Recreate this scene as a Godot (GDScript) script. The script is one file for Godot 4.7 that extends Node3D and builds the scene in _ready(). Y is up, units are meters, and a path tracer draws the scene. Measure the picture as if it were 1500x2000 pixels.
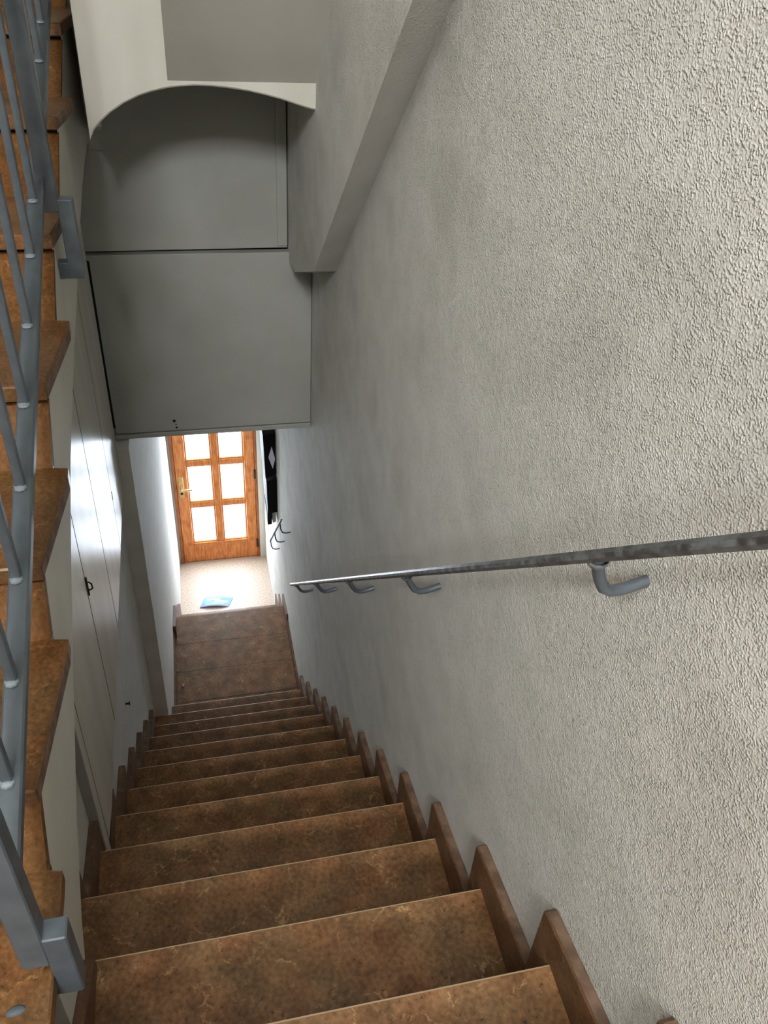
extends Node3D
# A steep marble stair going down between rough plaster walls to a glazed wooden entry door,
# with a second flight going up on the left behind a grey steel railing.

const H := 0.23            # rise of the descending flight
const D := 0.2436          # going of the descending flight
const DOOR_LIGHT := 6.0    # energy per square metre of door pane
const XL := -0.771         # left end of the descending steps
var used := {}
var M := {}

# ---------------------------------------------------------------- naming and tagging
func numbered(n: String) -> String:
	if not used.has(n):
		used[n] = 0
		return n
	used[n] += 1
	return "%s_%03d" % [n, used[n]]

func tag(o: Node3D, label: String, category: String = "", group: String = "", kind: String = "") -> Node3D:
	if label != "": o.set_meta("label", label)
	if category != "": o.set_meta("category", category)
	if group != "": o.set_meta("group", group)
	if kind != "": o.set_meta("kind", kind)
	return o

func thing(called: String, label: String, category: String, at: Vector3 = Vector3.ZERO, group: String = "", kind: String = "") -> Node3D:
	var o := Node3D.new()
	o.name = numbered(called)
	add_child(o)
	o.position = at
	tag(o, label, category, group, kind)
	return o

# a mesh given in world coordinates, committed under a parent that may sit at its own place
func obj(called: String, st: SurfaceTool, mat: Material, parent: Node3D = null) -> MeshInstance3D:
	var o := MeshInstance3D.new()
	o.mesh = st.commit()
	o.material_override = mat
	o.cast_shadow = GeometryInstance3D.SHADOW_CASTING_SETTING_ON
	if parent == null:
		o.name = numbered(called)
		add_child(o)
	else:
		o.name = called
		parent.add_child(o, true)
		var off := Vector3.ZERO
		var p: Node = parent
		while p is Node3D and p != self:
			off += (p as Node3D).position
			p = p.get_parent()
		o.position = -off
	return o

func struct(called: String, st: SurfaceTool, mat: Material, label: String, category: String) -> MeshInstance3D:
	var o := obj(called, st, mat)
	tag(o, label, category, "", "structure")
	return o

# ---------------------------------------------------------------- shapes
func mb() -> SurfaceTool:
	var st := SurfaceTool.new()
	st.begin(Mesh.PRIMITIVE_TRIANGLES)
	return st

func tri(st: SurfaceTool, a: Vector3, b: Vector3, c: Vector3, out: Vector3) -> void:
	var n := (b - a).cross(c - a)
	if n.length() < 1e-12: return
	n = n.normalized()
	if n.dot(out) < 0.0:
		n = -n
		var t := b
		b = c
		c = t
	# Godot's front faces run clockwise
	for v: Vector3 in [a, c, b]:
		st.set_normal(n)
		st.add_vertex(v)

func quad(st: SurfaceTool, a: Vector3, b: Vector3, c: Vector3, d: Vector3, out: Vector3) -> void:
	tri(st, a, b, c, out)
	tri(st, a, c, d, out)

func lift(axis: int, p: Vector2, w: float) -> Vector3:
	if axis == 0: return Vector3(w, p.y, p.x)      # polygon drawn as (z, y), run along x
	if axis == 1: return Vector3(p.x, w, p.y)      # polygon drawn as (x, z), run along y
	return Vector3(p.x, p.y, w)                    # polygon drawn as (x, y), run along z

# a polygon run along an axis, its edges at both ends chamfered by bev
func prism(st: SurfaceTool, axis: int, pts: PackedVector2Array, lo: float, hi: float, bev: float = 0.0) -> void:
	var poly := PackedVector2Array(pts)
	if Geometry2D.is_polygon_clockwise(poly): poly.reverse()
	var n := poly.size()
	var inner := PackedVector2Array()
	var nor: Array[Vector2] = []
	for i in n:
		var e: Vector2 = (poly[(i + 1) % n] - poly[i]).normalized()
		nor.append(Vector2(e.y, -e.x))
	for i in n:
		var a: Vector2 = nor[(i + n - 1) % n]
		var b: Vector2 = nor[i]
		var m: Vector2 = (a + b)
		var k: float = bev / maxf(0.35, 1.0 + a.dot(b))
		inner.append(poly[i] - m * k)
	var idx := Geometry2D.triangulate_polygon(inner if bev > 0.0 else poly)
	var ends := inner if bev > 0.0 else poly
	var up := lift(axis, Vector2.ZERO, 1.0)
	for t in range(0, idx.size(), 3):
		var a2: Vector2 = ends[idx[t]]
		var b2: Vector2 = ends[idx[t + 1]]
		var c2: Vector2 = ends[idx[t + 2]]
		tri(st, lift(axis, a2, hi), lift(axis, b2, hi), lift(axis, c2, hi), up)
		tri(st, lift(axis, a2, lo), lift(axis, b2, lo), lift(axis, c2, lo), -up)
	for i in n:
		var j := (i + 1) % n
		var o := lift(axis, nor[i], 0.0)
		quad(st, lift(axis, poly[i], lo + bev), lift(axis, poly[j], lo + bev), lift(axis, poly[j], hi - bev), lift(axis, poly[i], hi - bev), o)
		if bev > 0.0:
			quad(st, lift(axis, poly[i], hi - bev), lift(axis, poly[j], hi - bev), lift(axis, inner[j], hi), lift(axis, inner[i], hi), o + up)
			quad(st, lift(axis, poly[i], lo + bev), lift(axis, poly[j], lo + bev), lift(axis, inner[j], lo), lift(axis, inner[i], lo), o - up)

func rect(a: float, b: float, c: float, d: float) -> PackedVector2Array:
	return PackedVector2Array([Vector2(a, c), Vector2(b, c), Vector2(b, d), Vector2(a, d)])

# rectangle with its four corners cut, for boxes that are chamfered all round
func crect(a: float, b: float, c: float, d: float, e: float) -> PackedVector2Array:
	return PackedVector2Array([Vector2(a + e, c), Vector2(b - e, c), Vector2(b, c + e), Vector2(b, d - e), Vector2(b - e, d), Vector2(a + e, d), Vector2(a, d - e), Vector2(a, c + e)])

func box(st: SurfaceTool, x0: float, x1: float, y0: float, y1: float, z0: float, z1: float, bev: float = 0.0) -> void:
	if bev > 0.0:
		prism(st, 2, crect(x0, x1, y0, y1, bev), z0, z1, bev)
	else:
		prism(st, 2, rect(x0, x1, y0, y1), z0, z1)

# a rod swept along points, with flat caps
func tube(st: SurfaceTool, pts: PackedVector3Array, r: float, sides: int = 10) -> void:
	var rings: Array = []
	var side := Vector3.ZERO
	for i in pts.size():
		var t: Vector3 = (pts[mini(i + 1, pts.size() - 1)] - pts[maxi(i - 1, 0)]).normalized()
		if side == Vector3.ZERO:
			side = t.cross(Vector3(0.31, 0.2, 0.93)).normalized()
		side = (side - t * side.dot(t)).normalized()
		var up := t.cross(side)
		var ring := PackedVector3Array()
		for k in sides:
			var a := TAU * k / sides
			ring.append(pts[i] + (side * cos(a) + up * sin(a)) * r)
		rings.append(ring)
	for i in rings.size() - 1:
		for k in sides:
			var j := (k + 1) % sides
			var q: Array[Vector3] = [rings[i][k], rings[i][j], rings[i + 1][j], rings[i + 1][k]]
			var c: Array[Vector3] = [pts[i], pts[i], pts[i + 1], pts[i + 1]]
			for t: Array in [[0, 2, 1], [0, 3, 2]]:
				var ids: Array = t
				var fn: Vector3 = (q[ids[1]] - q[ids[0]]).cross(q[ids[2]] - q[ids[0]])
				if fn.dot(q[ids[0]] - c[ids[0]] + q[ids[1]] - c[ids[1]]) > 0.0:
					ids = [ids[0], ids[2], ids[1]]
				for v: int in ids:
					st.set_normal((q[v] - c[v]).normalized())
					st.add_vertex(q[v])
	for e: int in [0, rings.size() - 1]:
		var o: Vector3 = pts[0] - pts[1] if e == 0 else pts[e] - pts[e - 1]
		for k in sides:
			tri(st, pts[e], rings[e][k], rings[e][(k + 1) % sides], o)

# a bar of square section between two points
func bar(st: SurfaceTool, a: Vector3, b: Vector3, side: Vector3, w: float, t: float, cut: float = 0.003) -> void:
	var d := (b - a).normalized()
	var s := (side - d * side.dot(d)).normalized() * 0.5
	var u := d.cross(s).normalized() * 0.5
	var prof: Array[Vector2] = []
	for p in crect(-w, w, -t, t, cut * 2.0): prof.append(p)
	var n := prof.size()
	for i in n:
		var p: Vector2 = prof[i]
		var q: Vector2 = prof[(i + 1) % n]
		var o := s * 2.0 * (p.x + q.x) + u * 2.0 * (p.y + q.y)
		var p3 := s * p.x + u * p.y
		var q3 := s * q.x + u * q.y
		quad(st, a + p3, a + q3, b + q3, b + p3, o)
		tri(st, a, a + p3, a + q3, -d)
		tri(st, b, b + p3, b + q3, d)

# a turned shape about the y axis through c: pairs of (radius, height)
func lathe(st: SurfaceTool, c: Vector3, prof: Array, axis: Basis = Basis.IDENTITY, sides: int = 20, sx: float = 1.0) -> void:
	for i in prof.size() - 1:
		var p: Vector2 = prof[i]
		var q: Vector2 = prof[i + 1]
		var e := q - p
		for k in sides:
			var a := TAU * k / sides
			var b := TAU * (k + 1) / sides
			var mid := (a + b) * 0.5
			var o := axis * Vector3(cos(mid) * e.y, -e.x, sin(mid) * e.y)
			var f := func(r: float, ang: float, y: float) -> Vector3: return c + axis * Vector3(cos(ang) * r * sx, y, sin(ang) * r)
			quad(st, f.call(p.x, a, p.y), f.call(p.x, b, p.y), f.call(q.x, b, q.y), f.call(q.x, a, q.y), o)

# ---------------------------------------------------------------- materials
func noise(kind: int, freq: float, seed_: int, octaves: int = 3) -> FastNoiseLite:
	var n := FastNoiseLite.new()
	n.noise_type = kind
	n.frequency = freq
	n.seed = seed_
	n.fractal_octaves = octaves
	return n

func seamless(n: FastNoiseLite, w: int) -> PackedByteArray:
	var im := n.get_seamless_image(w, w)
	im.convert(Image.FORMAT_L8)
	return im.get_data()

func tex(w: int, data: PackedByteArray, fmt: int) -> ImageTexture:
	return ImageTexture.create_from_image(Image.create_from_data(w, w, false, fmt, data))

func marble_texture(w: int) -> ImageTexture:
	var cloud := seamless(noise(FastNoiseLite.TYPE_SIMPLEX_SMOOTH, 0.008, 3, 5), w)
	var fine := seamless(noise(FastNoiseLite.TYPE_SIMPLEX_SMOOTH, 0.06, 4, 4), w)
	var warp := noise(FastNoiseLite.TYPE_SIMPLEX_SMOOTH, 0.005, 8, 5)
	warp.domain_warp_enabled = true
	warp.domain_warp_amplitude = 42.0
	warp.domain_warp_frequency = 0.012
	var v1 := seamless(warp, w)
	var v2n := noise(FastNoiseLite.TYPE_SIMPLEX_SMOOTH, 0.014, 21, 4)
	v2n.domain_warp_enabled = true
	v2n.domain_warp_amplitude = 30.0
	v2n.domain_warp_frequency = 0.02
	var v2 := seamless(v2n, w)
	var gate := seamless(noise(FastNoiseLite.TYPE_SIMPLEX_SMOOTH, 0.008, 33, 2), w)
	var hues := seamless(noise(FastNoiseLite.TYPE_SIMPLEX_SMOOTH, 0.005, 36, 4), w)
	var out := PackedByteArray()
	out.resize(w * w * 3)
	for i in w * w:
		var c := cloud[i] / 255.0
		var f := fine[i] / 255.0
		var t := clampf(0.5 + (c - 0.5) * 0.85 + (f - 0.5) * 0.8, 0.0, 1.0)
		var r := lerpf(96.0, 156.0, t)
		var g := lerpf(68.0, 116.0, t)
		var b := lerpf(42.0, 80.0, t)
		var ga := gate[i] / 255.0
		var hue := (hues[i] / 255.0 - 0.5) * 2.0
		r += hue * 7.0
		g -= hue * 2.0
		b -= hue * 3.0
		var k := clampf(1.0 - absf(v1[i] / 255.0 - 0.5) * 62.0, 0.0, 1.0) * clampf((ga - 0.46) * 7.0, 0.0, 1.0) * 0.9
		k = maxf(k, clampf(1.0 - absf(v2[i] / 255.0 - 0.5) * 60.0, 0.0, 1.0) * clampf((0.44 - ga) * 8.0, 0.0, 0.5))
		if f > 0.80: k = maxf(k, (f - 0.80) * 3.0)
		r = lerpf(r, 205.0, k)
		g = lerpf(g, 168.0, k)
		b = lerpf(b, 122.0, k)
		var dark := clampf((0.2 - f) * 4.0, 0.0, 0.55)
		out[i * 3] = int(r * (1.0 - dark))
		out[i * 3 + 1] = int(g * (1.0 - dark))
		out[i * 3 + 2] = int(b * (1.0 - dark))
	return tex(w, out, Image.FORMAT_RGB8)

func plaster_height(w: int) -> ImageTexture:
	var a := seamless(noise(FastNoiseLite.TYPE_SIMPLEX_SMOOTH, 0.08, 11, 2), w)
	var b := seamless(noise(FastNoiseLite.TYPE_SIMPLEX_SMOOTH, 0.02, 12, 2), w)
	var out := PackedByteArray()
	out.resize(w * w)
	for i in w * w:
		var t := a[i] / 255.0
		t = clampf((t - 0.28) * 1.9, 0.0, 1.0)
		t = t * t * (3.0 - 2.0 * t)
		var rough := clampf(0.45 + (b[i] / 255.0 - 0.4) * 1.6, 0.25, 1.0)
		out[i] = int(255.0 * clampf(t * rough, 0.0, 1.0))
	return tex(w, out, Image.FORMAT_L8)

func mottled(w: int, lo: Color, hi: Color, freq: float, seed_: int, sharp: float) -> ImageTexture:
	var a := seamless(noise(FastNoiseLite.TYPE_SIMPLEX_SMOOTH, freq, seed_, 5), w)
	var out := PackedByteArray()
	out.resize(w * w * 3)
	for i in w * w:
		var t := clampf(0.5 + (a[i] / 255.0 - 0.5) * sharp, 0.0, 1.0)
		var c := lo.lerp(hi, t)
		out[i * 3] = int(c.r * 255.0)
		out[i * 3 + 1] = int(c.g * 255.0)
		out[i * 3 + 2] = int(c.b * 255.0)
	return tex(w, out, Image.FORMAT_RGB8)

# hand smudges and washed-out patches on the plaster
func smudges(w: int) -> ImageTexture:
	var a := seamless(noise(FastNoiseLite.TYPE_SIMPLEX_SMOOTH, 0.010, 52, 5), w)
	var b := seamless(noise(FastNoiseLite.TYPE_SIMPLEX_SMOOTH, 0.06, 53, 3), w)
	var out := PackedByteArray()
	out.resize(w * w * 4)
	for i in w * w:
		var t := clampf((a[i] / 255.0 - 0.52) * 2.2, 0.0, 1.0) * clampf(0.4 + b[i] / 200.0, 0.0, 1.0)
		out[i * 4] = 150
		out[i * 4 + 1] = 148
		out[i * 4 + 2] = 140
		out[i * 4 + 3] = int(t * 85.0)
	return tex(w, out, Image.FORMAT_RGBA8)

func wood_texture(w: int) -> ImageTexture:
	var a := noise(FastNoiseLite.TYPE_SIMPLEX_SMOOTH, 0.05, 17, 3)
	var im := a.get_seamless_image(w, 64)
	im.convert(Image.FORMAT_L8)
	im.resize(w, w, Image.INTERPOLATE_CUBIC)
	var g1 := im.get_data()
	var g2 := seamless(noise(FastNoiseLite.TYPE_SIMPLEX_SMOOTH, 0.01, 18, 3), w)
	var out := PackedByteArray()
	out.resize(w * w * 3)
	for i in w * w:
		var t := clampf(0.5 + (g1[i] / 255.0 - 0.5) * 1.1 + (g2[i] / 255.0 - 0.5) * 0.5, 0.0, 1.0)
		out[i * 3] = int(lerpf(168.0, 214.0, t))
		out[i * 3 + 1] = int(lerpf(92.0, 138.0, t))
		out[i * 3 + 2] = int(lerpf(38.0, 74.0, t))
	return tex(w, out, Image.FORMAT_RGB8)

func mat(c: Color, rough: float, metal: float = 0.0, spec: float = 0.5) -> StandardMaterial3D:
	var m := StandardMaterial3D.new()
	m.albedo_color = c
	m.roughness = rough
	m.metallic = metal
	m.metallic_specular = spec
	return m

func tri_map(m: StandardMaterial3D, t: Texture2D, scale: Vector3) -> StandardMaterial3D:
	if t: m.albedo_texture = t
	m.uv1_triplanar = true
	m.uv1_world_triplanar = true
	m.uv1_scale = scale
	return m

func make_materials() -> void:
	var marble := marble_texture(1024)
	M.marble = tri_map(mat(Color(1, 1, 1), 0.36, 0.0, 0.5), marble, Vector3.ONE * 1.25)
	M.marble_up = tri_map(mat(Color(0.88, 0.85, 0.76), 0.36, 0.0, 0.5), marble, Vector3.ONE * 1.6)
	M.marble_edge = tri_map(mat(Color(0.82, 0.82, 0.84), 0.6), mottled(256, Color(0.45, 0.35, 0.27), Color(0.62, 0.5, 0.4), 0.03, 41, 2.0), Vector3.ONE * 3.0)
	M.paler = mat(Color(0.78, 0.68, 0.54), 0.5)  # pale tone of the strips along the tread nosings
	M.marble_riser = tri_map(mat(Color(0.9, 0.85, 0.74), 0.6, 0.0, 0.3), marble, Vector3.ONE * 1.6)
	M.skirt = tri_map(mat(Color(0.8, 0.78, 0.78), 0.5), marble, Vector3.ONE * 2.0)
	var stain := mottled(512, Color(0.835, 0.828, 0.80), Color(0.868, 0.861, 0.838), 0.006, 51, 1.6)
	var ph := plaster_height(1024)
	M.plaster = tri_map(mat(Color(0.97, 0.97, 0.97), 0.8, 0.0, 0.35), stain, Vector3.ONE * 2.7)
	M.plaster.detail_enabled = true
	M.plaster.detail_albedo = smudges(512)
	M.plaster.detail_blend_mode = BaseMaterial3D.BLEND_MODE_MIX
	M.plaster.detail_uv_layer = BaseMaterial3D.DETAIL_UV_2
	M.plaster.uv2_triplanar = true
	M.plaster.uv2_world_triplanar = true
	M.plaster.uv2_scale = Vector3.ONE * 0.42
	M.plaster.heightmap_enabled = true
	M.plaster.heightmap_texture = ph
	M.plaster.heightmap_scale = 0.17
	M.plaster_fine = tri_map(mat(Color(0.97, 0.97, 0.97), 0.8, 0.0, 0.35), stain, Vector3.ONE * 2.7)
	M.plaster_fine.heightmap_enabled = true
	M.plaster_fine.heightmap_texture = ph
	M.plaster_fine.heightmap_scale = 0.1
	M.smooth = tri_map(mat(Color(0.97, 0.97, 0.96), 0.75, 0.0, 0.35), mottled(256, Color(0.80, 0.79, 0.755), Color(0.84, 0.83, 0.80), 0.012, 61, 1.5), Vector3.ONE * 0.8)
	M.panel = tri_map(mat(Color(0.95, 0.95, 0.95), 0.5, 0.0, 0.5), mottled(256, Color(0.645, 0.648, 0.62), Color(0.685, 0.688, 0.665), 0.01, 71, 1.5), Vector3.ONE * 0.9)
	M.board = tri_map(mat(Color(0.98, 0.98, 0.97), 0.31, 0.0, 0.2), mottled(256, Color(0.80, 0.785, 0.75), Color(0.86, 0.85, 0.815), 0.02, 72, 1.5), Vector3(1.2, 0.25, 1.2))
	M.steel = tri_map(mat(Color(0.95, 0.97, 1.0), 0.42, 0.25, 0.5), mottled(256, Color(0.36, 0.385, 0.40), Color(0.43, 0.455, 0.47), 0.03, 81, 1.6), Vector3.ONE * 2.0)
	M.steel_worn = tri_map(mat(Color(1.0, 1.0, 1.0), 0.38, 0.3, 0.5), mottled(256, Color(0.30, 0.29, 0.29), Color(0.50, 0.52, 0.53), 0.05, 82, 2.4), Vector3(3.0, 3.0, 3.0))
	M.weld = mat(Color(0.62, 0.66, 0.69), 0.35, 0.4)
	M.wood = tri_map(mat(Color(1, 1, 1), 0.45), wood_texture(512), Vector3(2.0, 2.0, 2.0))
	M.wood_dark = tri_map(mat(Color(0.78, 0.74, 0.7), 0.5), M.wood.albedo_texture, Vector3(2.0, 2.0, 2.0))
	M.frost = mat(Color(0.95, 0.97, 1.0), 0.3)
	M.frost.emission_enabled = true
	M.frost.emission = Color(1.0, 1.0, 1.0)
	M.frost.emission_energy_multiplier = 2.5
	M.brass = mat(Color(0.80, 0.70, 0.50), 0.3, 0.85)
	M.dark_metal = mat(Color(0.16, 0.14, 0.13), 0.5, 0.5)
	M.black = mat(Color(0.022, 0.022, 0.024), 0.6, 0.0, 0.3)
	M.white_patch = mat(Color(0.82, 0.82, 0.88), 0.5)
	M.gap = mat(Color(0.06, 0.05, 0.04), 0.9)
	M.terrazzo = tri_map(mat(Color(1, 1, 1), 0.42), mottled(512, Color(0.66, 0.575, 0.50), Color(0.78, 0.715, 0.65), 0.085, 91, 1.7), Vector3.ONE * 1.5)
	M.jamb = tri_map(mat(Color(0.93, 0.93, 0.93), 0.6), mottled(256, Color(0.62, 0.60, 0.58), Color(0.67, 0.65, 0.63), 0.02, 95, 1.2), Vector3.ONE)
	M.leaf_blue = leaflet_material()

func leaflet_material() -> StandardMaterial3D:
	var im := Image.create(128, 96, false, Image.FORMAT_RGB8)
	im.fill(Color(0.12, 0.45, 0.80))
	im.fill_rect(Rect2i(0, 0, 128, 10), Color(0.35, 0.65, 0.9))
	im.fill_rect(Rect2i(14, 18, 62, 16), Color(0.85, 0.93, 0.98))
	im.fill_rect(Rect2i(56, 40, 58, 20), Color(0.78, 0.9, 0.97))
	im.fill_rect(Rect2i(10, 44, 34, 8), Color(0.3, 0.7, 0.9))
	im.fill_rect(Rect2i(22, 68, 80, 6), Color(0.6, 0.82, 0.95))
	im.fill_rect(Rect2i(0, 84, 128, 12), Color(0.08, 0.2, 0.42))
	var m := mat(Color(1, 1, 1), 0.35)
	m.albedo_texture = ImageTexture.create_from_image(im)
	return m

# ---------------------------------------------------------------- the scene
func _ready() -> void:
	# camera
	var cam := Camera3D.new()
	cam.name = "camera"
	cam.transform = Transform3D(Basis(Vector3(0.975, 0.061, 0.214), Vector3(0.086, 0.785, -0.614), Vector3(-0.205, 0.617, 0.760)).orthonormalized(), Vector3(-0.4454, 1.3042, 0.4979))
	cam.fov = 62.32
	cam.near = 0.02
	cam.far = 60.0
	add_child(cam)
	cam.current = true
	# sky: only seen through openings
	var we := WorldEnvironment.new()
	we.name = "world"
	var env := Environment.new()
	env.background_mode = Environment.BG_SKY
	var sky := Sky.new()
	var sm := ProceduralSkyMaterial.new()
	sm.sky_top_color = Color(0.62, 0.74, 0.9)
	sm.sky_horizon_color = Color(0.85, 0.9, 0.95)
	sm.ground_bottom_color = Color(0.4, 0.4, 0.38)
	sm.ground_horizon_color = Color(0.8, 0.84, 0.86)
	sky.sky_material = sm
	env.sky = sky
	env.tonemap_mode = Environment.TONE_MAPPER_LINEAR
	env.tonemap_exposure = 1.14
	env.sdfgi_enabled = true
	env.ssao_enabled = true
	env.ssil_enabled = true
	we.environment = env
	add_child(we)
	# daylight of the landing window, high and far behind the camera
	var wl := AreaLight3D.new()
	wl.name = "window_daylight"
	wl.area_size = Vector2(0.62, 0.66)
	wl.light_color = Color(0.99, 0.995, 1.0)
	wl.light_energy = 15.5
	wl.area_range = 14.0
	wl.area_attenuation = 2.0
	wl.shadow_enabled = true
	wl.position = Vector3(-0.95, 3.45, 3.16)
	add_child(wl)
	# fill light added at an unseen side window over the ascending stairs
	var sl := AreaLight3D.new()
	sl.name = "side_fill_light"
	sl.area_size = Vector2(0.40, 0.44)
	sl.light_color = Color(0.99, 0.995, 1.0)
	sl.light_energy = 3.2
	sl.area_range = 12.0
	sl.area_attenuation = 2.0
	sl.shadow_enabled = true
	sl.position = Vector3(-1.63, 2.70, 1.25)
	sl.rotation = Vector3(0, -PI / 2, 0)
	add_child(sl)
	# daylight that enters through each pane of the entry door
	for yy: Array in [[-3.240, -2.888], [-2.836, -2.488], [-2.440, -2.126], [-2.078, -1.872]]:
		for xx: Array in [[-0.552, -0.379], [-0.306, -0.135]]:
			var dl := AreaLight3D.new()
			dl.name = numbered("door_pane_daylight")
			dl.area_size = Vector2(float(xx[1]) - float(xx[0]), float(yy[1]) - float(yy[0]))
			dl.light_color = Color(0.87, 0.935, 1.0)
			dl.light_energy = DOOR_LIGHT * dl.area_size.x * dl.area_size.y
			dl.area_range = 12.0
			dl.area_attenuation = 2.0
			dl.shadow_enabled = true
			dl.position = Vector3((float(xx[0]) + float(xx[1])) * 0.5, (float(yy[0]) + float(yy[1])) * 0.5, -4.935)
			dl.rotation = Vector3(0, PI, 0)
			add_child(dl)

	make_materials()
	build_shell()
	build_descending_stairs()
	build_ascending_stairs()
	build_bulkhead()
	build_cupboard()
	build_entry_door()
	build_railing()
	build_handrails()
	build_small_things()

func curve_y(z: float) -> float:
	var c := soffit_curve()
	for i in c.size() - 1:
		if z <= c[i].x and z >= c[i + 1].x:
			return lerpf(c[i].y, c[i + 1].y, (z - c[i].x) / (c[i + 1].x - c[i].x))
	return c[0].y if z > c[0].x else c[c.size() - 1].y

# lower edge of the ascending flight's side, as (z, y) from near to far
func soffit_curve() -> PackedVector2Array:
	return PackedVector2Array([Vector2(-0.231, -0.227), Vector2(-0.281, -0.166), Vector2(-0.412, -0.063), Vector2(-0.58, 0.03), Vector2(-0.741, 0.115), Vector2(-0.834, 0.164), Vector2(-0.94, 0.213), Vector2(-1.047, 0.258), Vector2(-1.196, 0.297), Vector2(-1.42, 0.35), Vector2(-1.667, 0.401), Vector2(-1.861, 0.44), Vector2(-2.118, 0.485), Vector2(-2.305, 0.504), Vector2(-2.522, 0.51), Vector2(-2.80, 0.512)])

func build_shell() -> void:
	var st := mb()
	prism(st, 0, rect(-5.1, 3.5, -4.2, 4.5), 0.02, 0.22)
	struct("wall_right", st, M.plaster, "long rough-plastered white wall on the right side of the descending stairs", "wall")
	# upper part of that wall stands proud; its underside climbs with the stairs
	st = mb()
	var a := PackedVector2Array([Vector2(-2.62, 0.07), Vector2(-2.359, 0.107), Vector2(-1.917, 0.292), Vector2(2.60, 4.24), Vector2(3.3, 4.24), Vector2(3.3, 4.3), Vector2(-2.62, 4.3)])
	var outer: Array[Vector3] = []
	var inner_: Array[Vector3] = []
	for p in a:
		outer.append(Vector3(-0.067, p.y, p.x))
	inner_ = [Vector3(0.021, 0.07, -2.62), Vector3(0.021, 0.10, -2.359), Vector3(0.021, 0.241, -2.035), Vector3(0.021, 4.24, 2.52), Vector3(0.021, 4.24, 3.3), Vector3(0.021, 4.3, 3.3), Vector3(0.021, 4.3, -2.62)]
	var ix := Geometry2D.triangulate_polygon(a)
	for t in range(0, ix.size(), 3):
		tri(st, outer[ix[t]], outer[ix[t + 1]], outer[ix[t + 2]], Vector3.LEFT)
		tri(st, inner_[ix[t]], inner_[ix[t + 1]], inner_[ix[t + 2]], Vector3.RIGHT)
	var ctr := Vector3(-0.02, 2.6, -0.6)
	for i in 7:
		var j := (i + 1) % 7
		quad(st, outer[i], outer[j], inner_[j], inner_[i], (outer[i] + outer[j]) * 0.5 - ctr)
	struct("trim_1", st, M.plaster, "thicker upper part of the right wall whose lower edge slopes up with the stairs", "wall trim")
	# masonry of the left wall below the ascending flight
	st = mb()
	var wp := PackedVector2Array([Vector2(-0.10, -4.2), Vector2(-2.48, -4.2), Vector2(-2.48, curve_y(-2.48))])
	var c := soffit_curve()
	for i in range(c.size() - 1, -1, -1):
		if c[i].x > -2.45: wp.append(c[i])
	wp.append(Vector2(-0.10, -0.227))
	prism(st, 0, wp, -0.95, -0.791)
	struct("wall_left", st, M.plaster_fine, "pale left wall below the cupboard front, beside the descending steps", "wall")
	# entry passage: left wall closer in, its end face forms a dark pier
	st = mb()
	prism(st, 1, PackedVector2Array([Vector2(-0.95, -2.47), Vector2(-0.726, -2.47), Vector2(-0.688, -4.92), Vector2(-0.688, -5.1), Vector2(-0.95, -5.1)]), -4.2, -0.66)
	struct("wall_left_passage", st, M.plaster_fine, "left wall of the entry passage with a grey pier end towards the stairs", "wall")
	# wall round the door
	st = mb()
	box(st, -0.95, -0.67, -4.2, -0.66, -5.12, -4.93)
	box(st, -0.026, 0.02, -4.2, -0.66, -5.12, -4.91)
	box(st, -0.67, -0.026, -1.72, -0.66, -5.12, -4.93)
	struct("wall_front", st, M.smooth, "narrow white end wall around the entry door", "wall")
	# entry floor
	st = mb()
	box(st, -0.95, 0.1, -3.62, -3.453, -5.12, -4.02)
	struct("floor", st, M.terrazzo, "bright speckled stone floor just inside the entry door", "floor")
	# deck above the entry passage
	st = mb()
	box(st, -0.95, 0.1, -0.66, -0.45, -5.12, -2.56)
	struct("ceiling", st, M.smooth, "ceiling of the entry passage behind the bulkhead", "ceiling")
	# walls of the upper stairwell
	st = mb()
	box(st, -1.85, -1.65, -0.6, 2.32, -3.8, 3.5)
	box(st, -1.85, -1.65, 3.08, 4.5, -3.8, 3.5)
	box(st, -1.85, -1.65, 2.32, 3.08, -3.8, 0.92)
	box(st, -1.85, -1.65, 2.32, 3.08, 1.58, 3.5)
	struct("wall_left_upper", st, M.plaster_fine, "outer wall on the far left of the ascending stairs", "wall")
	st = mb()
	box(st, -1.85, 0.1, 0.45, 4.5, -3.8, -3.6)
	struct("wall_front_upper", st, M.smooth, "end wall at the top of the ascending stairs", "wall")
	st = mb()
	box(st, -1.85, -1.30, -0.6, 4.5, 3.3, 3.5)
	box(st, -0.60, 0.1, -0.6, 4.5, 3.3, 3.5)
	box(st, -1.30, -0.60, -0.6, 3.08, 3.3, 3.5)
	box(st, -1.30, -0.60, 3.82, 4.5, 3.3, 3.5)
	struct("wall_back", st, M.smooth, "wall behind the viewer with the landing window", "wall")
	st = mb()
	box(st, -1.85, 0.22, 4.3, 4.5, -3.8, 3.5)
	struct("ceiling_upper", st, M.smooth, "flat ceiling high above the stairwell", "ceiling")
	# landing window, then the unseen side window added for fill
	var w := thing("window_1", "frosted window high in the wall behind the stairs", "window", Vector3(-0.95, 3.08, 3.35), "", "structure")
	st = mb()
	box(st, -1.30, -1.25, 3.08, 3.82, 3.30, 3.38, 0.004)
	box(st, -0.65, -0.60, 3.08, 3.82, 3.30, 3.38, 0.004)
	box(st, -1.25, -0.65, 3.08, 3.13, 3.30, 3.38, 0.004)
	box(st, -1.25, -0.65, 3.77, 3.82, 3.30, 3.38, 0.004)
	obj("window_frame", st, M.smooth, w)
	st = mb()
	box(st, -1.25, -0.65, 3.13, 3.77, 3.335, 3.345)
	obj("window_pane", st, M.frost, w)
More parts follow.
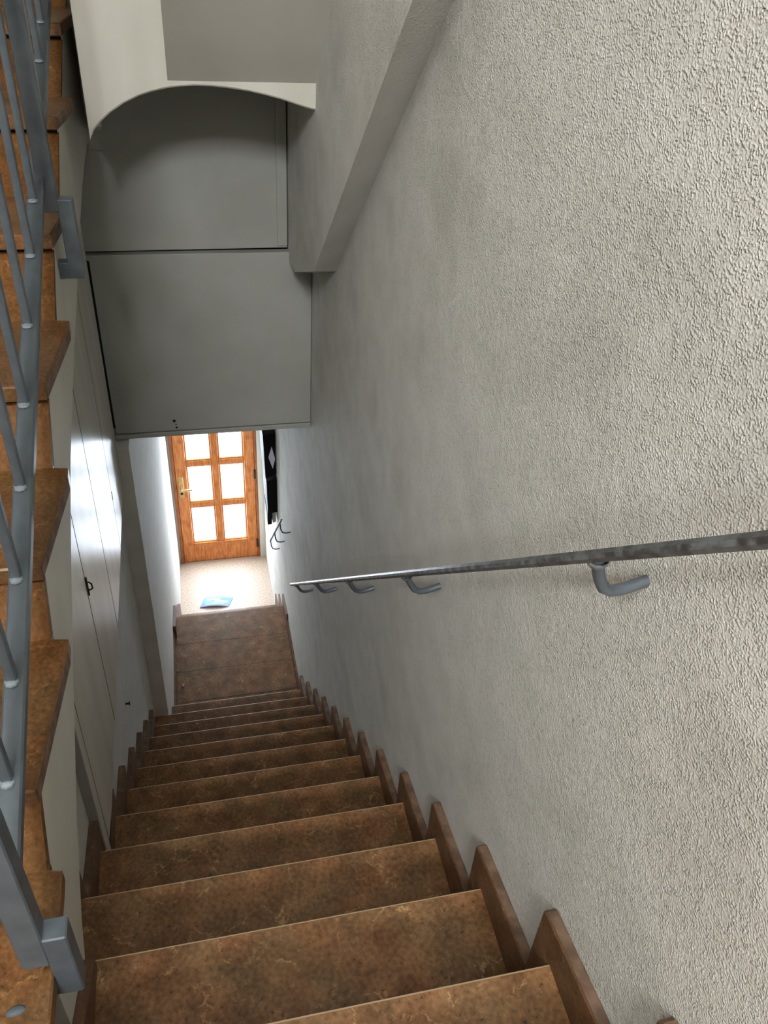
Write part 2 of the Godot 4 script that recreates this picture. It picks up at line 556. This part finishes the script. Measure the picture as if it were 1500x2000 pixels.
	var w2 := thing("window_2", "unseen frosted window added for fill light in the outer wall over the ascending stairs", "window", Vector3(-1.72, 2.32, 1.25), "", "structure")
	st = mb()
	box(st, -1.73, -1.65, 2.32, 3.08, 0.92, 1.05, 0.004)
	box(st, -1.73, -1.65, 2.32, 3.08, 1.45, 1.58, 0.004)
	box(st, -1.73, -1.65, 2.32, 2.48, 1.05, 1.45, 0.004)
	box(st, -1.73, -1.65, 2.92, 3.08, 1.05, 1.45, 0.004)
	obj("window_frame", st, M.smooth, w2)
	st = mb()
	box(st, -1.695, -1.685, 2.48, 2.92, 1.05, 1.45)
	obj("window_pane", st, M.frost, w2)
	# sloping soffit of the flight above, ending on the arch wall
	st = mb()
	var k := 0.944
	prism(st, 0, PackedVector2Array([Vector2(-1.9215, 0.804), Vector2(1.75, 0.804 + 3.67 * k), Vector2(1.75, 4.299), Vector2(1.44, 4.299), Vector2(-1.9215, 1.10)]), -0.446, -0.06, 0.0)
	struct("ceiling_soffit", st, M.smooth, "sloping grey soffit of the flight above, over the arch", "ceiling")
	# arch wall
	st = mb()
	var arch := PackedVector2Array([Vector2(-0.060, 0.738), Vector2(-0.085, 0.743), Vector2(-0.116, 0.752), Vector2(-0.156, 0.764), Vector2(-0.197, 0.774), Vector2(-0.243, 0.783), Vector2(-0.289, 0.789), Vector2(-0.335, 0.793), Vector2(-0.379, 0.794), Vector2(-0.42, 0.791), Vector2(-0.456, 0.786), Vector2(-0.49, 0.778), Vector2(-0.521, 0.768), Vector2(-0.56, 0.750), Vector2(-0.595, 0.728), Vector2(-0.622, 0.706), Vector2(-0.641, 0.686), Vector2(-0.655, 0.66)])
	arch.append(Vector2(-0.6565, 4.3))
	arch.append(Vector2(-0.060, 4.3))
	prism(st, 2, arch, -2.02, -1.92, 0.004)
	struct("wall_arch", st, M.smooth, "white wall crossing overhead with a shallow arched lower edge", "wall")
	# unseen skewed return, added to stop light leaking past the arch wall
	st = mb()
	var ra: Array[Vector3] = [Vector3(-0.661, 0.66, -2.06), Vector3(-0.698, 0.53, -2.515), Vector3(-0.698, 4.29, -2.515), Vector3(-0.661, 4.29, -2.06)]
	var rb: Array[Vector3] = []
	for p in ra: rb.append(p + Vector3(0.03, 0.0, 0.0))
	quad(st, ra[0], ra[1], ra[2], ra[3], Vector3.LEFT)
	quad(st, rb[0], rb[1], rb[2], rb[3], Vector3.RIGHT)
	for i in 4:
		var j := (i + 1) % 4
		quad(st, ra[i], ra[j], rb[j], rb[i], (ra[i] + ra[j]) * 0.5 - Vector3(-0.66, 2.4, -2.22))
	struct("added_trim_3", st, M.smooth, "unseen return added behind the end of the arch wall to block stray light", "wall trim")
	# web that ties the arch wall back to the side of the ascending flight
	st = mb()
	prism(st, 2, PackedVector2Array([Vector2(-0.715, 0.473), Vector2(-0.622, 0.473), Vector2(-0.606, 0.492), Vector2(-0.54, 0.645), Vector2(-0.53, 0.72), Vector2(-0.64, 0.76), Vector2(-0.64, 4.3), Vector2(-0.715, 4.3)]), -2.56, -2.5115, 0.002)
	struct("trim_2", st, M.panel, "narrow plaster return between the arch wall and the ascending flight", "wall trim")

func tooth(z: float, y: float) -> PackedVector2Array:
	return PackedVector2Array([Vector2(z - 0.050, y - 0.14), Vector2(z - 0.052, y + 0.058), Vector2(z - 0.046, y + 0.064), Vector2(z + 0.193, y + 0.112), Vector2(z + 0.193, y - 0.02)])

func teeth(node: Node3D, x0: float, x1: float, from: int, to: int, m: Material) -> void:
	for k in range(from, to + 1):
		var z := -k * D
		var y := -k * H
		var st := mb()
		prism(st, 0, tooth(z, y), x0, x1, 0.0015)
		var sk := obj("skirting_piece", st, m, node)
		st = mb()
		prism(st, 0, PackedVector2Array([Vector2(z - 0.046, y + 0.060), Vector2(z - 0.0465, y + 0.0648), Vector2(z + 0.190, y + 0.1122), Vector2(z + 0.190, y + 0.108)]), x0 + 0.003, x1 - 0.002)
		obj("chipped_edge", st, M.marble_edge, sk)

func build_descending_stairs() -> void:
	var s := thing("staircase", "brown marble stairs descending between the plaster walls to the entry", "staircase", Vector3(-0.38, -2.76, -2.7))
	for k in range(-1, 12):
		var zf := -k * D
		var y := -k * H
		var back := zf + D + 0.03
		var xa := XL - 0.02
		if k < 1: xa = -0.72
		if k >= 10: xa = XL - 0.02
		var st := mb()
		prism(st, 0, PackedVector2Array([Vector2(zf + 0.004, y), Vector2(zf + 0.0015, y - 0.0015), Vector2(zf, y - 0.005), Vector2(zf, y - 0.026), Vector2(zf + 0.003, y - 0.03), Vector2(back, y - 0.03), Vector2(back, y)]), xa, 0.021)
		var tr := obj("tread", st, M.marble, s)
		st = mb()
		prism(st, 0, PackedVector2Array([Vector2(zf + 0.0036, y - 0.001), Vector2(zf + 0.0036, y + 0.0003), Vector2(zf + 0.0012, y - 0.0009), Vector2(zf - 0.0003, y - 0.0046), Vector2(zf + 0.001, y - 0.0046)]), xa + 0.03, 0.0)  # thin pale strip along the front edge of the tread
		obj("pale_edge", st, M.paler, tr)
		st = mb()
		prism(st, 0, rect(zf + 0.018, zf + 0.038, y - H, y - 0.03), xa, 0.021)
		obj("riser", st, M.marble, s)
	var up := mb()
	box(up, -0.744, 0.021, H - 0.03, H, D * 2.0 + 0.0315, 3.29)
	obj("landing_slab", up, M.marble, s)
	# intermediate landing of long slabs
	var zs: Array[float] = [-2.66, -2.885, -3.124, -3.354, -3.605]
	for i in 4:
		var st := mb()
		var g := 0.0012
		if i == 3:
			prism(st, 0, PackedVector2Array([Vector2(zs[4] + 0.005, -2.76), Vector2(zs[4], -2.766), Vector2(zs[4], -2.79), Vector2(zs[3] - g, -2.79), Vector2(zs[3] - g, -2.761), Vector2(zs[3] - g - 0.001, -2.76)]), -0.74, 0.021)
		else:
			prism(st, 0, PackedVector2Array([Vector2(zs[i + 1] + g + 0.001, -2.76), Vector2(zs[i + 1] + g, -2.761), Vector2(zs[i + 1] + g, -2.79), Vector2(zs[i] - g, -2.79), Vector2(zs[i] - g, -2.761), Vector2(zs[i] - g - 0.001, -2.76)]), -0.74, 0.021)
		obj("landing_slab", st, M.marble, s)
	var stb := mb()
	box(stb, -0.79, 0.021, -2.95, -2.79, -3.58, -2.64)
	obj("landing_bed", stb, M.gap, s)
	# three more steps down to the entry floor
	for k in 3:
		var zf := -3.605 - k * 0.245
		var y := -2.76 - k * 0.231
		var st := mb()
		prism(st, 0, rect(zf + 0.018, zf + 0.038, y - 0.231, y - 0.03), -0.72, 0.021)
		obj("riser", st, M.marble, s)
		if k < 2:
			st = mb()
			var z2 := zf - 0.245
			var y2 := y - 0.231
			prism(st, 0, PackedVector2Array([Vector2(z2 + 0.004, y2), Vector2(z2, y2 - 0.005), Vector2(z2, y2 - 0.03), Vector2(zf + 0.03, y2 - 0.03), Vector2(zf + 0.03, y2)]), -0.72, 0.021)
			obj("tread", st, M.marble, s)
	# stepped skirtings
	var br := thing("baseboard_right", "stepped brown marble skirting pieces along the foot of the right wall", "skirting", Vector3(0.01, -1.3, -1.3), "", "structure")
	teeth(br, 0.0, 0.0205, -1, 11, M.skirt)
	var st2 := mb()
	prism(st2, 0, rect(-3.60, -2.72, -2.77, -2.70), 0.008, 0.0205, 0.001)
	obj("skirting_piece", st2, M.skirt, br)
	for k in 3:
		st2 = mb()
		prism(st2, 0, tooth(-3.605 - k * 0.245, -2.76 - k * 0.231), 0.010, 0.0205, 0.001)
		obj("skirting_piece", st2, M.skirt, br)
	var bl := thing("baseboard_left", "stepped brown marble skirting pieces along the foot of the left wall", "skirting", Vector3(-0.78, -1.3, -1.3), "", "structure")
	teeth(bl, -0.7915, -0.771, 1, 9, M.skirt)
	st2 = mb()
	prism(st2, 0, rect(-3.63, -2.62, -2.77, -2.70), -0.735, -0.704, 0.001)
	obj("skirting_piece", st2, M.skirt, bl)
	st2 = mb()
	prism(st2, 0, PackedVector2Array([Vector2(-0.235, -0.24), Vector2(-0.232, -0.20), Vector2(-0.10, -0.13), Vector2(0.02, -0.13), Vector2(0.02, -0.24)]), -0.7115, -0.693, 0.001)
	obj("skirting_piece", st2, M.skirt, bl)
	for k in 3:
		var zf := -3.605 - k * 0.245
		var y := -2.76 - k * 0.231
		var xo := -0.722 + 0.0155 * (-zf - 2.47) + 0.002
		st2 = mb()
		prism(st2, 0, tooth(zf, y), xo - 0.02, xo + 0.010, 0.001)
		obj("skirting_piece", st2, M.skirt, bl)

func up_y(k: int) -> float:
	return 0.121 + 0.128 * k

const ZF: Array[float] = [3.29, -0.259, -0.584, -0.931, -1.33, -1.747, -2.16, -2.58, -3.0]
const ZB: Array[float] = [-0.215, -0.55, -0.858, -1.20, -1.575, -1.938, -2.42, -2.83, -3.62]

func build_ascending_stairs() -> void:
	var s := thing("staircase", "orange brown marble stairs climbing on the left behind the steel railing", "staircase", Vector3(-1.2, 0.0, -1.2))
	for k in 9:
		var y := up_y(k)
		var st := mb()
		# treads project more past the side at their back than at their front
		var xf := -0.709 if k > 0 else -0.706
		prism(st, 1, PackedVector2Array([Vector2(-1.66, ZF[k]), Vector2(xf, ZF[k]), Vector2(-0.683 if k > 0 else -0.690, ZB[k] + 0.03), Vector2(-0.684 if k > 0 else -0.691, ZB[k] + 0.004), Vector2(-0.7115, ZB[k] + 0.0), Vector2(-0.7115, ZB[k] - 0.03), Vector2(-1.66, ZB[k] - 0.03)]), y - 0.032, y, 0.003)
		var o := obj("tread" if k > 0 else "landing_slab", st, M.marble_up, s)
		if k > 0:
			st = mb()
			# the risers lean in below the nosing and leave a shadow gap under the tread
			prism(st, 0, PackedVector2Array([Vector2(ZB[k - 1] + 0.002, up_y(k - 1)), Vector2(ZF[k] - 0.012, y - 0.044), Vector2(ZF[k] - 0.032, y - 0.044), Vector2(ZB[k - 1] - 0.02, up_y(k - 1) - 0.01)]), -1.66, -0.7112)
			obj("riser", st, M.marble_riser, s)
			st = mb()
			prism(st, 0, rect(ZF[k] - 0.05, ZF[k] - 0.028, y - 0.06, y - 0.03), -1.66, -0.715)  # near-black strip, the shade of this gap put into its colour
			obj("joint", st, M.gap, s)
			# sawn, unpolished end face of the tread
			st = mb()
			var a := Vector2(xf, ZF[k] + 0.0)
			var b := Vector2(-0.683, ZB[k] + 0.03)
			var e := (b - a).normalized()
			a += e * 0.006
			b -= e * 0.004
			var nn := Vector2(-e.y, e.x)
			if nn.x < 0.0: nn = -nn
			prism(st, 1, PackedVector2Array([a - nn * 0.002, b - nn * 0.002, b + nn * 0.0008, a + nn * 0.0008]), y - 0.029, y - 0.004)
			obj("sawn_edge", st, M.marble_edge, s)
	# plastered side below the treads
	var c := soffit_curve()
	var poly := PackedVector2Array([Vector2(-0.102, -0.7), Vector2(-0.231, -0.7)])
	poly.append_array(c)
	poly.append(Vector2(-3.62, 0.55))
	poly.append(Vector2(-3.62, up_y(8) - 0.032))
	for k in range(8, 0, -1):
		poly.append(Vector2(ZF[k] - 0.032, up_y(k) - 0.032))
		poly.append(Vector2(ZF[k] - 0.030, up_y(k) - 0.046))
		poly.append(Vector2(ZB[k - 1] - 0.018, up_y(k - 1) - 0.012))
		poly.append(Vector2(ZB[k - 1] - 0.018, up_y(k - 1) - 0.032))
	poly.append(Vector2(-0.102, up_y(0) - 0.032))
	var st3 := mb()
	prism(st3, 0, poly, -0.80, -0.711)
	obj("plastered_side", st3, M.smooth, s)
	st3 = mb()
	prism(st3, 0, PackedVector2Array([Vector2(-0.3, -0.3), Vector2(-0.9, 0.1), Vector2(-1.6, 0.34), Vector2(-3.6, 0.5), Vector2(-3.6, 0.6), Vector2(-1.6, 0.44), Vector2(-0.9, 0.2), Vector2(-0.3, -0.1)]), -1.66, -0.80)
	obj("underside_slab", st3, M.smooth, s)
	# front of the landing below its slab
	st3 = mb()
	box(st3, -0.765, -0.745, -0.7, up_y(0) - 0.032, -0.10, 3.29, 0.002)
	obj("landing_facing", st3, M.marble_up, s)

func build_bulkhead() -> void:
	var b := thing("bulkhead", "grey painted two-part panel wall hanging over the passage to the door", "panel wall", Vector3(-0.39, -0.64, -2.53))
	var st := mb()
	# upper panel, set back a little behind the lower one
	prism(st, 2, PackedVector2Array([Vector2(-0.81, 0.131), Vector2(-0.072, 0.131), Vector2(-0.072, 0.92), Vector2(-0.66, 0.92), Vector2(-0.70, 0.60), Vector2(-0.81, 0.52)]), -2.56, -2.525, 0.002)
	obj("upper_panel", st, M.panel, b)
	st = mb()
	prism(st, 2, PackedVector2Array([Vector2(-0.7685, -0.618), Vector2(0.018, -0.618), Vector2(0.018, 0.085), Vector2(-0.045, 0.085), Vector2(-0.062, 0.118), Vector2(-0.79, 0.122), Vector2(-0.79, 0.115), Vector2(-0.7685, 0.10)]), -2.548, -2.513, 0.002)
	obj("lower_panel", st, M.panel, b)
	st = mb()
	box(st, -0.79, 0.018, -0.612, 0.13, -2.60, -2.549)
	box(st, -0.12, -0.066, 0.12, 0.92, -2.60, -2.561)
	obj("joint_backing", st, M.gap, b)
	st = mb()
	box(st, -0.775, 0.018, -0.648, -0.627, -2.556, -2.518, 0.002)
	obj("bottom_batten", st, M.panel, b)
	st = mb()
	box(st, -0.108, -0.072, 0.14, 0.92, -2.526, -2.518, 0.0015)
	obj("edge_strip", st, M.panel, b)
	# chipped screw holes near the lower edge
	for p: Vector3 in [Vector3(-0.538, -0.571, 0.0065), Vector3(-0.532, -0.588, 0.003), Vector3(-0.531, -0.603, 0.0045)]:
		st = mb()
		lathe(st, Vector3(p.x, p.y, -2.5125), [Vector2(p.z, 0.0), Vector2(p.z * 0.6, 0.0012), Vector2(0.0, 0.0005)], Basis(Vector3.RIGHT, PI / 2), 9)
		obj("screw_hole", st, M.gap, b)

func board_poly(z0: float, z1: float, y0: float) -> PackedVector2Array:
	# z0 nearer, z1 further; the top follows the underside of the ascending flight
	var p := PackedVector2Array([Vector2(z0, y0), Vector2(z1, y0), Vector2(z1, curve_y(z1) - 0.002)])
	var c := soffit_curve()
	for i in range(c.size() - 1, -1, -1):
		if c[i].x > z1 + 0.002 and c[i].x < z0 - 0.002: p.append(c[i] - Vector2(0, 0.002))
	p.append(Vector2(z0, curve_y(z0) - 0.002))
	return p

func build_cupboard() -> void:
	var c := thing("cupboard_front", "glossy white board front of a cupboard under the ascending stairs", "cupboard", Vector3(-0.78, -0.85, -1.6))
	var g := 0.003
	for z: Array in [[-0.838, -1.256, "door"], [-1.256, -1.652, "door"], [-1.652, -2.468, "door"]]:
		var st := mb()
		prism(st, 0, board_poly(float(z[0]) - g, float(z[1]) + g, -0.845), -0.7905, -0.771, 0.001)
		obj("door", st, M.board, c)
	for z: float in [-0.836, -1.256, -1.652]:
		var sj := mb()
		prism(sj, 0, board_poly(z + 0.0028, z - 0.0028, -0.845), -0.780, -0.7708)
		obj("joint", sj, M.gap, c)
	var st2 := mb()
	prism(st2, 0, board_poly(-0.83, -2.468, -0.83), -0.7915, -0.7895)
	obj("joint_backing", st2, M.gap, c)
	# thin groove cover on the far leaf
	st2 = mb()
	prism(st2, 0, board_poly(-2.0745, -2.0785, -0.84), -0.7715, -0.7706)
	obj("groove", st2, M.steel, c)
	st2 = mb()
	prism(st2, 0, board_poly(-0.782, -0.833, -0.92), -0.7915, -0.7705, 0.001)
	obj("door_frame", st2, M.board, c)
	st2 = mb()
	prism(st2, 0, board_poly(-0.774, -0.782, -0.90), -0.7915, -0.7685, 0.001)
	obj("frame_edge", st2, M.jamb, c)
	# bottom rail edge
	# latch with its staple on the joint
	var lt := mb()
	box(lt, -0.771, -0.7675, -0.325, -0.262, -1.270, -1.262, 0.001)
	var l := obj("latch", lt, M.dark_metal, c)
	lt = mb()
	tube(lt, PackedVector3Array([Vector3(-0.769, -0.268, -1.252), Vector3(-0.762, -0.268, -1.254), Vector3(-0.757, -0.276, -1.256), Vector3(-0.757, -0.298, -1.262), Vector3(-0.763, -0.304, -1.264), Vector3(-0.769, -0.304, -1.264)]), 0.0022, 7)
	obj("latch_hook", lt, M.dark_metal, l)
	lt = mb()
	box(lt, -0.7712, -0.7695, -0.62, -0.585, -2.083, -2.076, 0.0004)
	obj("catch", lt, M.gap, c)

func build_entry_door() -> void:
	var z0 := -4.965
	var z1 := -4.924
	var d := thing("door_1", "orange-brown wooden entry door with two columns of bright glass panes", "door", Vector3(-0.345, -3.453, -4.94), "", "structure")
	var st := mb()
	box(st, -0.672, -0.648, -3.453, -1.74, -4.97, -4.915, 0.002)
	obj("door_frame", st, M.wood_dark, d)
	st = mb()
	box(st, -0.046, -0.026, -3.453, -1.74, -4.97, -4.918, 0.002)
	obj("door_frame", st, M.wood_dark, d)
	st = mb()
	box(st, -0.672, -0.026, -1.76, -1.72, -4.97, -4.915, 0.002)
	obj("door_frame", st, M.wood_dark, d)
	st = mb()
	box(st, -0.647, -0.562, -3.445, -1.763, z0, z1, 0.003)
	var stile := obj("stile", st, M.wood, d)
	st = mb()
	box(st, -0.125, -0.047, -3.445, -1.763, z0, z1, 0.003)
	var stile2 := obj("stile", st, M.wood, d)
	st = mb()
	box(st, -0.562, -0.125, -3.445, -3.252, z0, z1, 0.003)
	obj("bottom_rail", st, M.wood, d)
	st = mb()
	box(st, -0.562, -0.125, -1.86, -1.763, z0, z1, 0.003)
	obj("top_rail", st, M.wood, d)
	st = mb()
	box(st, -0.369, -0.316, -3.252, -1.86, z0 + 0.006, z1 - 0.004, 0.004)
	obj("mullion", st, M.wood, d)
	var ys: Array[float] = [-3.252, -2.858, -2.462, -2.10, -1.86]
	for i in range(1, 4):
		for x: Array in [[-0.562, -0.369], [-0.316, -0.125]]:
			st = mb()
			box(st, float(x[0]), float(x[1]), ys[i] - 0.026, ys[i] + 0.020, z0 + 0.006, z1 - 0.004, 0.004)
			obj("glazing_bar", st, M.wood, d)
	for i in 4:
		for x: Array in [[-0.562, -0.369], [-0.316, -0.125]]:
			var lo: float = ys[i] + (0.0 if i == 0 else 0.020)
			var hi: float = ys[i + 1] - (0.026 if i < 3 else 0.0)
			st = mb()
			box(st, float(x[0]) + 0.002, float(x[1]) - 0.002, lo + 0.002, hi - 0.002, -4.950, -4.944)
			var pane := obj("window_pane", st, M.frost, d)
			st = mb()
			for e: Array in [[lo, lo + 0.011], [hi - 0.011, hi]]:
				box(st, float(x[0]), float(x[1]), float(e[0]), float(e[1]), -4.944, -4.932, 0.002)
			for e: Array in [[float(x[0]), float(x[0]) + 0.011], [float(x[1]) - 0.011, float(x[1])]]:
				box(st, float(e[0]), float(e[1]), lo + 0.011, hi - 0.011, -4.944, -4.932, 0.002)
			obj("glazing_bead", st, M.wood, pane)
	# lock plate, lever and key hole
	st = mb()
	box(st, -0.632, -0.594, -2.775, -2.575, z1, z1 + 0.006, 0.002)
	var plate := obj("lock_plate", st, M.brass, stile)
	st = mb()
	tube(st, PackedVector3Array([Vector3(-0.613, -2.665, z1 + 0.004), Vector3(-0.613, -2.665, z1 + 0.05), Vector3(-0.600, -2.665, z1 + 0.058), Vector3(-0.53, -2.668, z1 + 0.058)]), 0.009, 10)
	obj("lever", st, M.brass, stile)
	st = mb()
	lathe(st, Vector3(-0.613, -2.735, z1 + 0.006), [Vector2(0.0, 0.003), Vector2(0.011, 0.003), Vector2(0.012, 0.0)], Basis(Vector3.RIGHT, PI / 2), 12)
	obj("lock_cylinder", st, M.dark_metal, stile)
	for y: float in [-3.30, -2.60]:
		st = mb()
		tube(st, PackedVector3Array([Vector3(-0.046, y - 0.04, z1 + 0.006), Vector3(-0.046, y + 0.04, z1 + 0.006)]), 0.008, 10)
		obj("hinge", st, M.dark_metal, stile2)
	# sill with dirt below the door
	st = mb()
	box(st, -0.672, -0.026, -3.456, -3.444, -5.0, -4.93)
	obj("threshold", st, M.wood_dark, d)

func build_railing() -> void:
	var r := thing("stair_railing", "grey painted steel railing with square balusters along the ascending stairs", "railing", Vector3(-0.72, 0.13, -0.1))
	var xr := -0.722
	var f := func(z: float) -> float: return 0.327 + 0.362 * (-0.259 - z)
	var a := Vector3(xr, f.call(-0.075), -0.075)
	var b := Vector3(xr, f.call(-3.25), -3.25)
	var st := mb()
	bar(st, a, b, Vector3.RIGHT, 0.03, 0.022, 0.003)
	obj("bottom_rail", st, M.steel, r)
	st = mb()
	bar(st, a + Vector3(0, 0.80, 0.0), b + Vector3(0, 0.80, 0), Vector3.RIGHT, 0.04, 0.022, 0.003)
	obj("top_rail", st, M.steel, r)
	var zs: Array[float] = [-0.228, -0.357, -0.507, -0.660, -0.816, -0.985, -1.153, -1.300, -1.450, -1.60, -1.75, -1.90, -2.05, -2.2, -2.35, -2.5, -2.65, -2.8, -2.95, -3.1]
	for z in zs:
		var y: float = f.call(z)
		st = mb()
		bar(st, Vector3(xr - 0.003, y + 0.008, z), Vector3(xr - 0.003, y + 0.79, z), Vector3.RIGHT, 0.014, 0.014, 0.0015)
		var bl := obj("baluster", st, M.steel, r)
		st = mb()
		lathe(st, Vector3(xr - 0.003, y + 0.0095, z + 0.006), [Vector2(0.010, 0.0), Vector2(0.009, 0.003), Vector2(0.004, 0.005), Vector2(0.0, 0.005)], Basis.IDENTITY, 8)
		obj("weld", st, M.weld, bl)
	# posts on cranked brackets that reach round the tread ends
	for p: Array in [[-0.078, 0.150, 0.065, 0.215], [-1.385, 0.665, 0.520, 0.690]]:
		var z: float = p[0]
		var y0: float = p[1]
		st = mb()
		box(st, -0.7235, -0.689, y0, f.call(z) + 0.79, z - 0.014, z + 0.016, 0.002)
		var post := obj("post", st, M.steel, r)
		st = mb()
		box(st, -0.691, -0.660, float(p[2]), float(p[3]), z - 0.014, z + 0.016, 0.002)
		box(st, -0.7115, -0.688, float(p[2]), float(p[2]) + 0.035, z - 0.013, z + 0.015, 0.001)
		obj("bracket", st, M.steel, post)

func build_handrails() -> void:
	var h := thing("handrail", "timeworn grey steel handrail on five hooked brackets along the right wall", "handrail", Vector3(-0.067, -1.5, -2.47))
	var f := func(z: float) -> float: return 0.941 + 0.9437 * (z - 0.118)
	var st := mb()
	bar(st, Vector3(-0.067, f.call(1.2), 1.2), Vector3(-0.067, f.call(-2.472), -2.472), Vector3.RIGHT, 0.030, 0.013, 0.004)
	obj("rail", st, M.steel_worn, h)
	for z: float in [-0.075, -0.705, -1.246, -1.812, -2.372, 0.56]:
		var y: float = f.call(z)
		st = mb()
		tube(st, PackedVector3Array([Vector3(-0.063, y - 0.006, z - 0.002), Vector3(-0.055, y - 0.028, z - 0.008), Vector3(-0.046, y - 0.048, z - 0.013), Vector3(-0.037, y - 0.064, z - 0.017), Vector3(-0.025, y - 0.073, z - 0.020), Vector3(-0.010, y - 0.075, z - 0.022), Vector3(0.005, y - 0.073, z - 0.024), Vector3(0.0215, y - 0.069, z - 0.025)]), 0.0068, 12)
		var br := obj("bracket", st, M.steel, h)
		st = mb()
		lathe(st, Vector3(-0.063, y - 0.011, z - 0.003), [Vector2(0.0085, -0.004), Vector2(0.013, 0.002), Vector2(0.012, 0.005)], Basis.IDENTITY, 12)
		obj("weld", st, M.steel_worn, br)
	# handrail of the last steps
	var g := thing("handrail", "short thin handrail on three hooks on the right wall above the lowest steps", "handrail", Vector3(-0.04, -2.4, -3.85))
	st = mb()
	bar(st, Vector3(-0.04, -1.655, -3.160), Vector3(-0.04, -2.40, -3.862), Vector3.RIGHT, 0.012, 0.006, 0.0015)
	obj("rail", st, M.steel, g)
	for z: float in [-3.24, -3.545, -3.83]:
		var y: float = -1.655 + (z + 3.16) * 1.061
		st = mb()
		tube(st, PackedVector3Array([Vector3(-0.040, y - 0.004, z), Vector3(-0.036, y - 0.05, z), Vector3(-0.026, y - 0.075, z), Vector3(-0.006, y - 0.082, z), Vector3(0.0215, y - 0.078, z)]), 0.0042, 10)
		obj("bracket", st, M.steel, g)

func build_small_things() -> void:
	# blue printed leaflet on the entry floor
	var st := mb()
	var y := -3.453
	var grid: Array = []
	for i in 9:
		var row := PackedVector3Array()
		for j in 6:
			var u := i / 8.0
			var v := j / 5.0
			var p := Vector3(-0.555, 0, -4.375).lerp(Vector3(-0.335, 0, -4.355), u) + Vector3(0.045, 0, -0.10) * v
			p.y = y + 0.004 + 0.018 * sin(u * PI) * (1.0 - 0.5 * v) + 0.010 * v * (1.0 - u)
			row.append(p)
		grid.append(row)
	for i in 8:
		for j in 5:
			for t: Array in [[[0, 0], [1, 1], [1, 0]], [[0, 0], [0, 1], [1, 1]]]:
				for s: Array in t:
					var a: int = i + int(s[0])
					var b: int = j + int(s[1])
					st.set_uv(Vector2(a / 8.0, 1.0 - b / 5.0))
					st.set_normal(Vector3.UP)
					st.add_vertex(grid[a][b])
	var lf := obj("leaflet", st, M.leaf_blue)
	tag(lf, "blue and white printed leaflet lying on the bright floor inside the door", "leaflet")
	# narrow black box high on the right wall
	var m := thing("mailbox", "narrow black box on the right wall beside the entry door with pale diamond patch", "mailbox", Vector3(0.0, -2.4, -4.05))
	var zf := -3.93
	var P := func(pts: Array) -> PackedVector2Array:
		var o := PackedVector2Array()
		for q: Vector2 in pts: o.append(q)
		return o
	st = mb()
	prism(st, 2, P.call([Vector2(-0.061, -1.60), Vector2(0.006, -1.59), Vector2(0.018, -1.90), Vector2(-0.052, -1.93)]), -4.20, zf, 0.002)
	var ub := obj("upper_body", st, M.black, m)
	st = mb()
	prism(st, 2, P.call([Vector2(-0.008, -1.685), Vector2(0.012, -1.78), Vector2(-0.004, -1.855), Vector2(-0.030, -1.765)]), zf - 0.001, zf + 0.002)
	obj("diamond_patch", st, M.white_patch, ub)
	st = mb()
	prism(st, 2, P.call([Vector2(-0.048, -1.945), Vector2(0.018, -1.925), Vector2(0.019, -2.20), Vector2(-0.044, -2.215)]), -4.18, zf + 0.012, 0.002)
	obj("lower_body", st, M.black, m)
	st = mb()
	prism(st, 2, P.call([Vector2(-0.047, -2.218), Vector2(-0.014, -2.212), Vector2(-0.018, -2.31), Vector2(-0.047, -2.315)]), -4.15, zf, 0.002)
	obj("bottom_holder", st, M.black, m)
	st = mb()
	prism(st, 2, P.call([Vector2(-0.013, -2.212), Vector2(0.012, -2.205), Vector2(0.010, -2.30), Vector2(-0.012, -2.31)]), -4.15, zf - 0.01, 0.002)
	obj("folded_paper", st, M.jamb, m)
	# metal cap set in the landing slab
	st = mb()
	lathe(st, Vector3(-0.733, up_y(0), -0.027), [Vector2(0.0062, -0.002), Vector2(0.0062, 0.0015), Vector2(0.005, 0.003), Vector2(0.002, 0.0038), Vector2(0.0, 0.004)], Basis(Vector3.UP, 0.12), 20, 1.95)
	var cap := obj("floor_cap", st, M.steel, null)
	tag(cap, "small oval metal cap set in the marble landing by the railing post", "metal cap")
	# crumbs of plaster on the lower landing
	var rng := RandomNumberGenerator.new()
	rng.seed = 5
	var crumbs: Array = [[Vector3(-0.671, -2.76, -3.012), 0.011, "larger pale plaster crumb near the left edge of the lower landing"], [Vector3(-0.697, -2.76, -3.139), 0.007, "smaller pale plaster crumb by the left wall further along the landing"]]
	for c: Array in crumbs:
		st = mb()
		var r: float = c[1]
		lathe(st, c[0], [Vector2(r * 0.7, -0.001), Vector2(r, r * 0.4), Vector2(r * 0.75, r * 0.9), Vector2(r * 0.2, r * 1.25), Vector2(0.0, r * 1.2)], Basis(Vector3(0.2, 1, 0.1).normalized(), rng.randf() * TAU), 7, 0.75)
		tag(obj("plaster_crumb", st, M.smooth), c[2], "crumb")
	# stub of a nail in the left wall
	st = mb()
	lathe(st, Vector3(-0.791, -1.211, -1.624), [Vector2(0.004, 0.0), Vector2(0.004, 0.012), Vector2(0.009, 0.012), Vector2(0.007, 0.016), Vector2(0.0, 0.017)], Basis(Vector3.BACK, -PI / 2), 10)
	tag(obj("wall_nail", st, M.dark_metal), "dark nail head in the pale left wall below the cupboard", "nail")
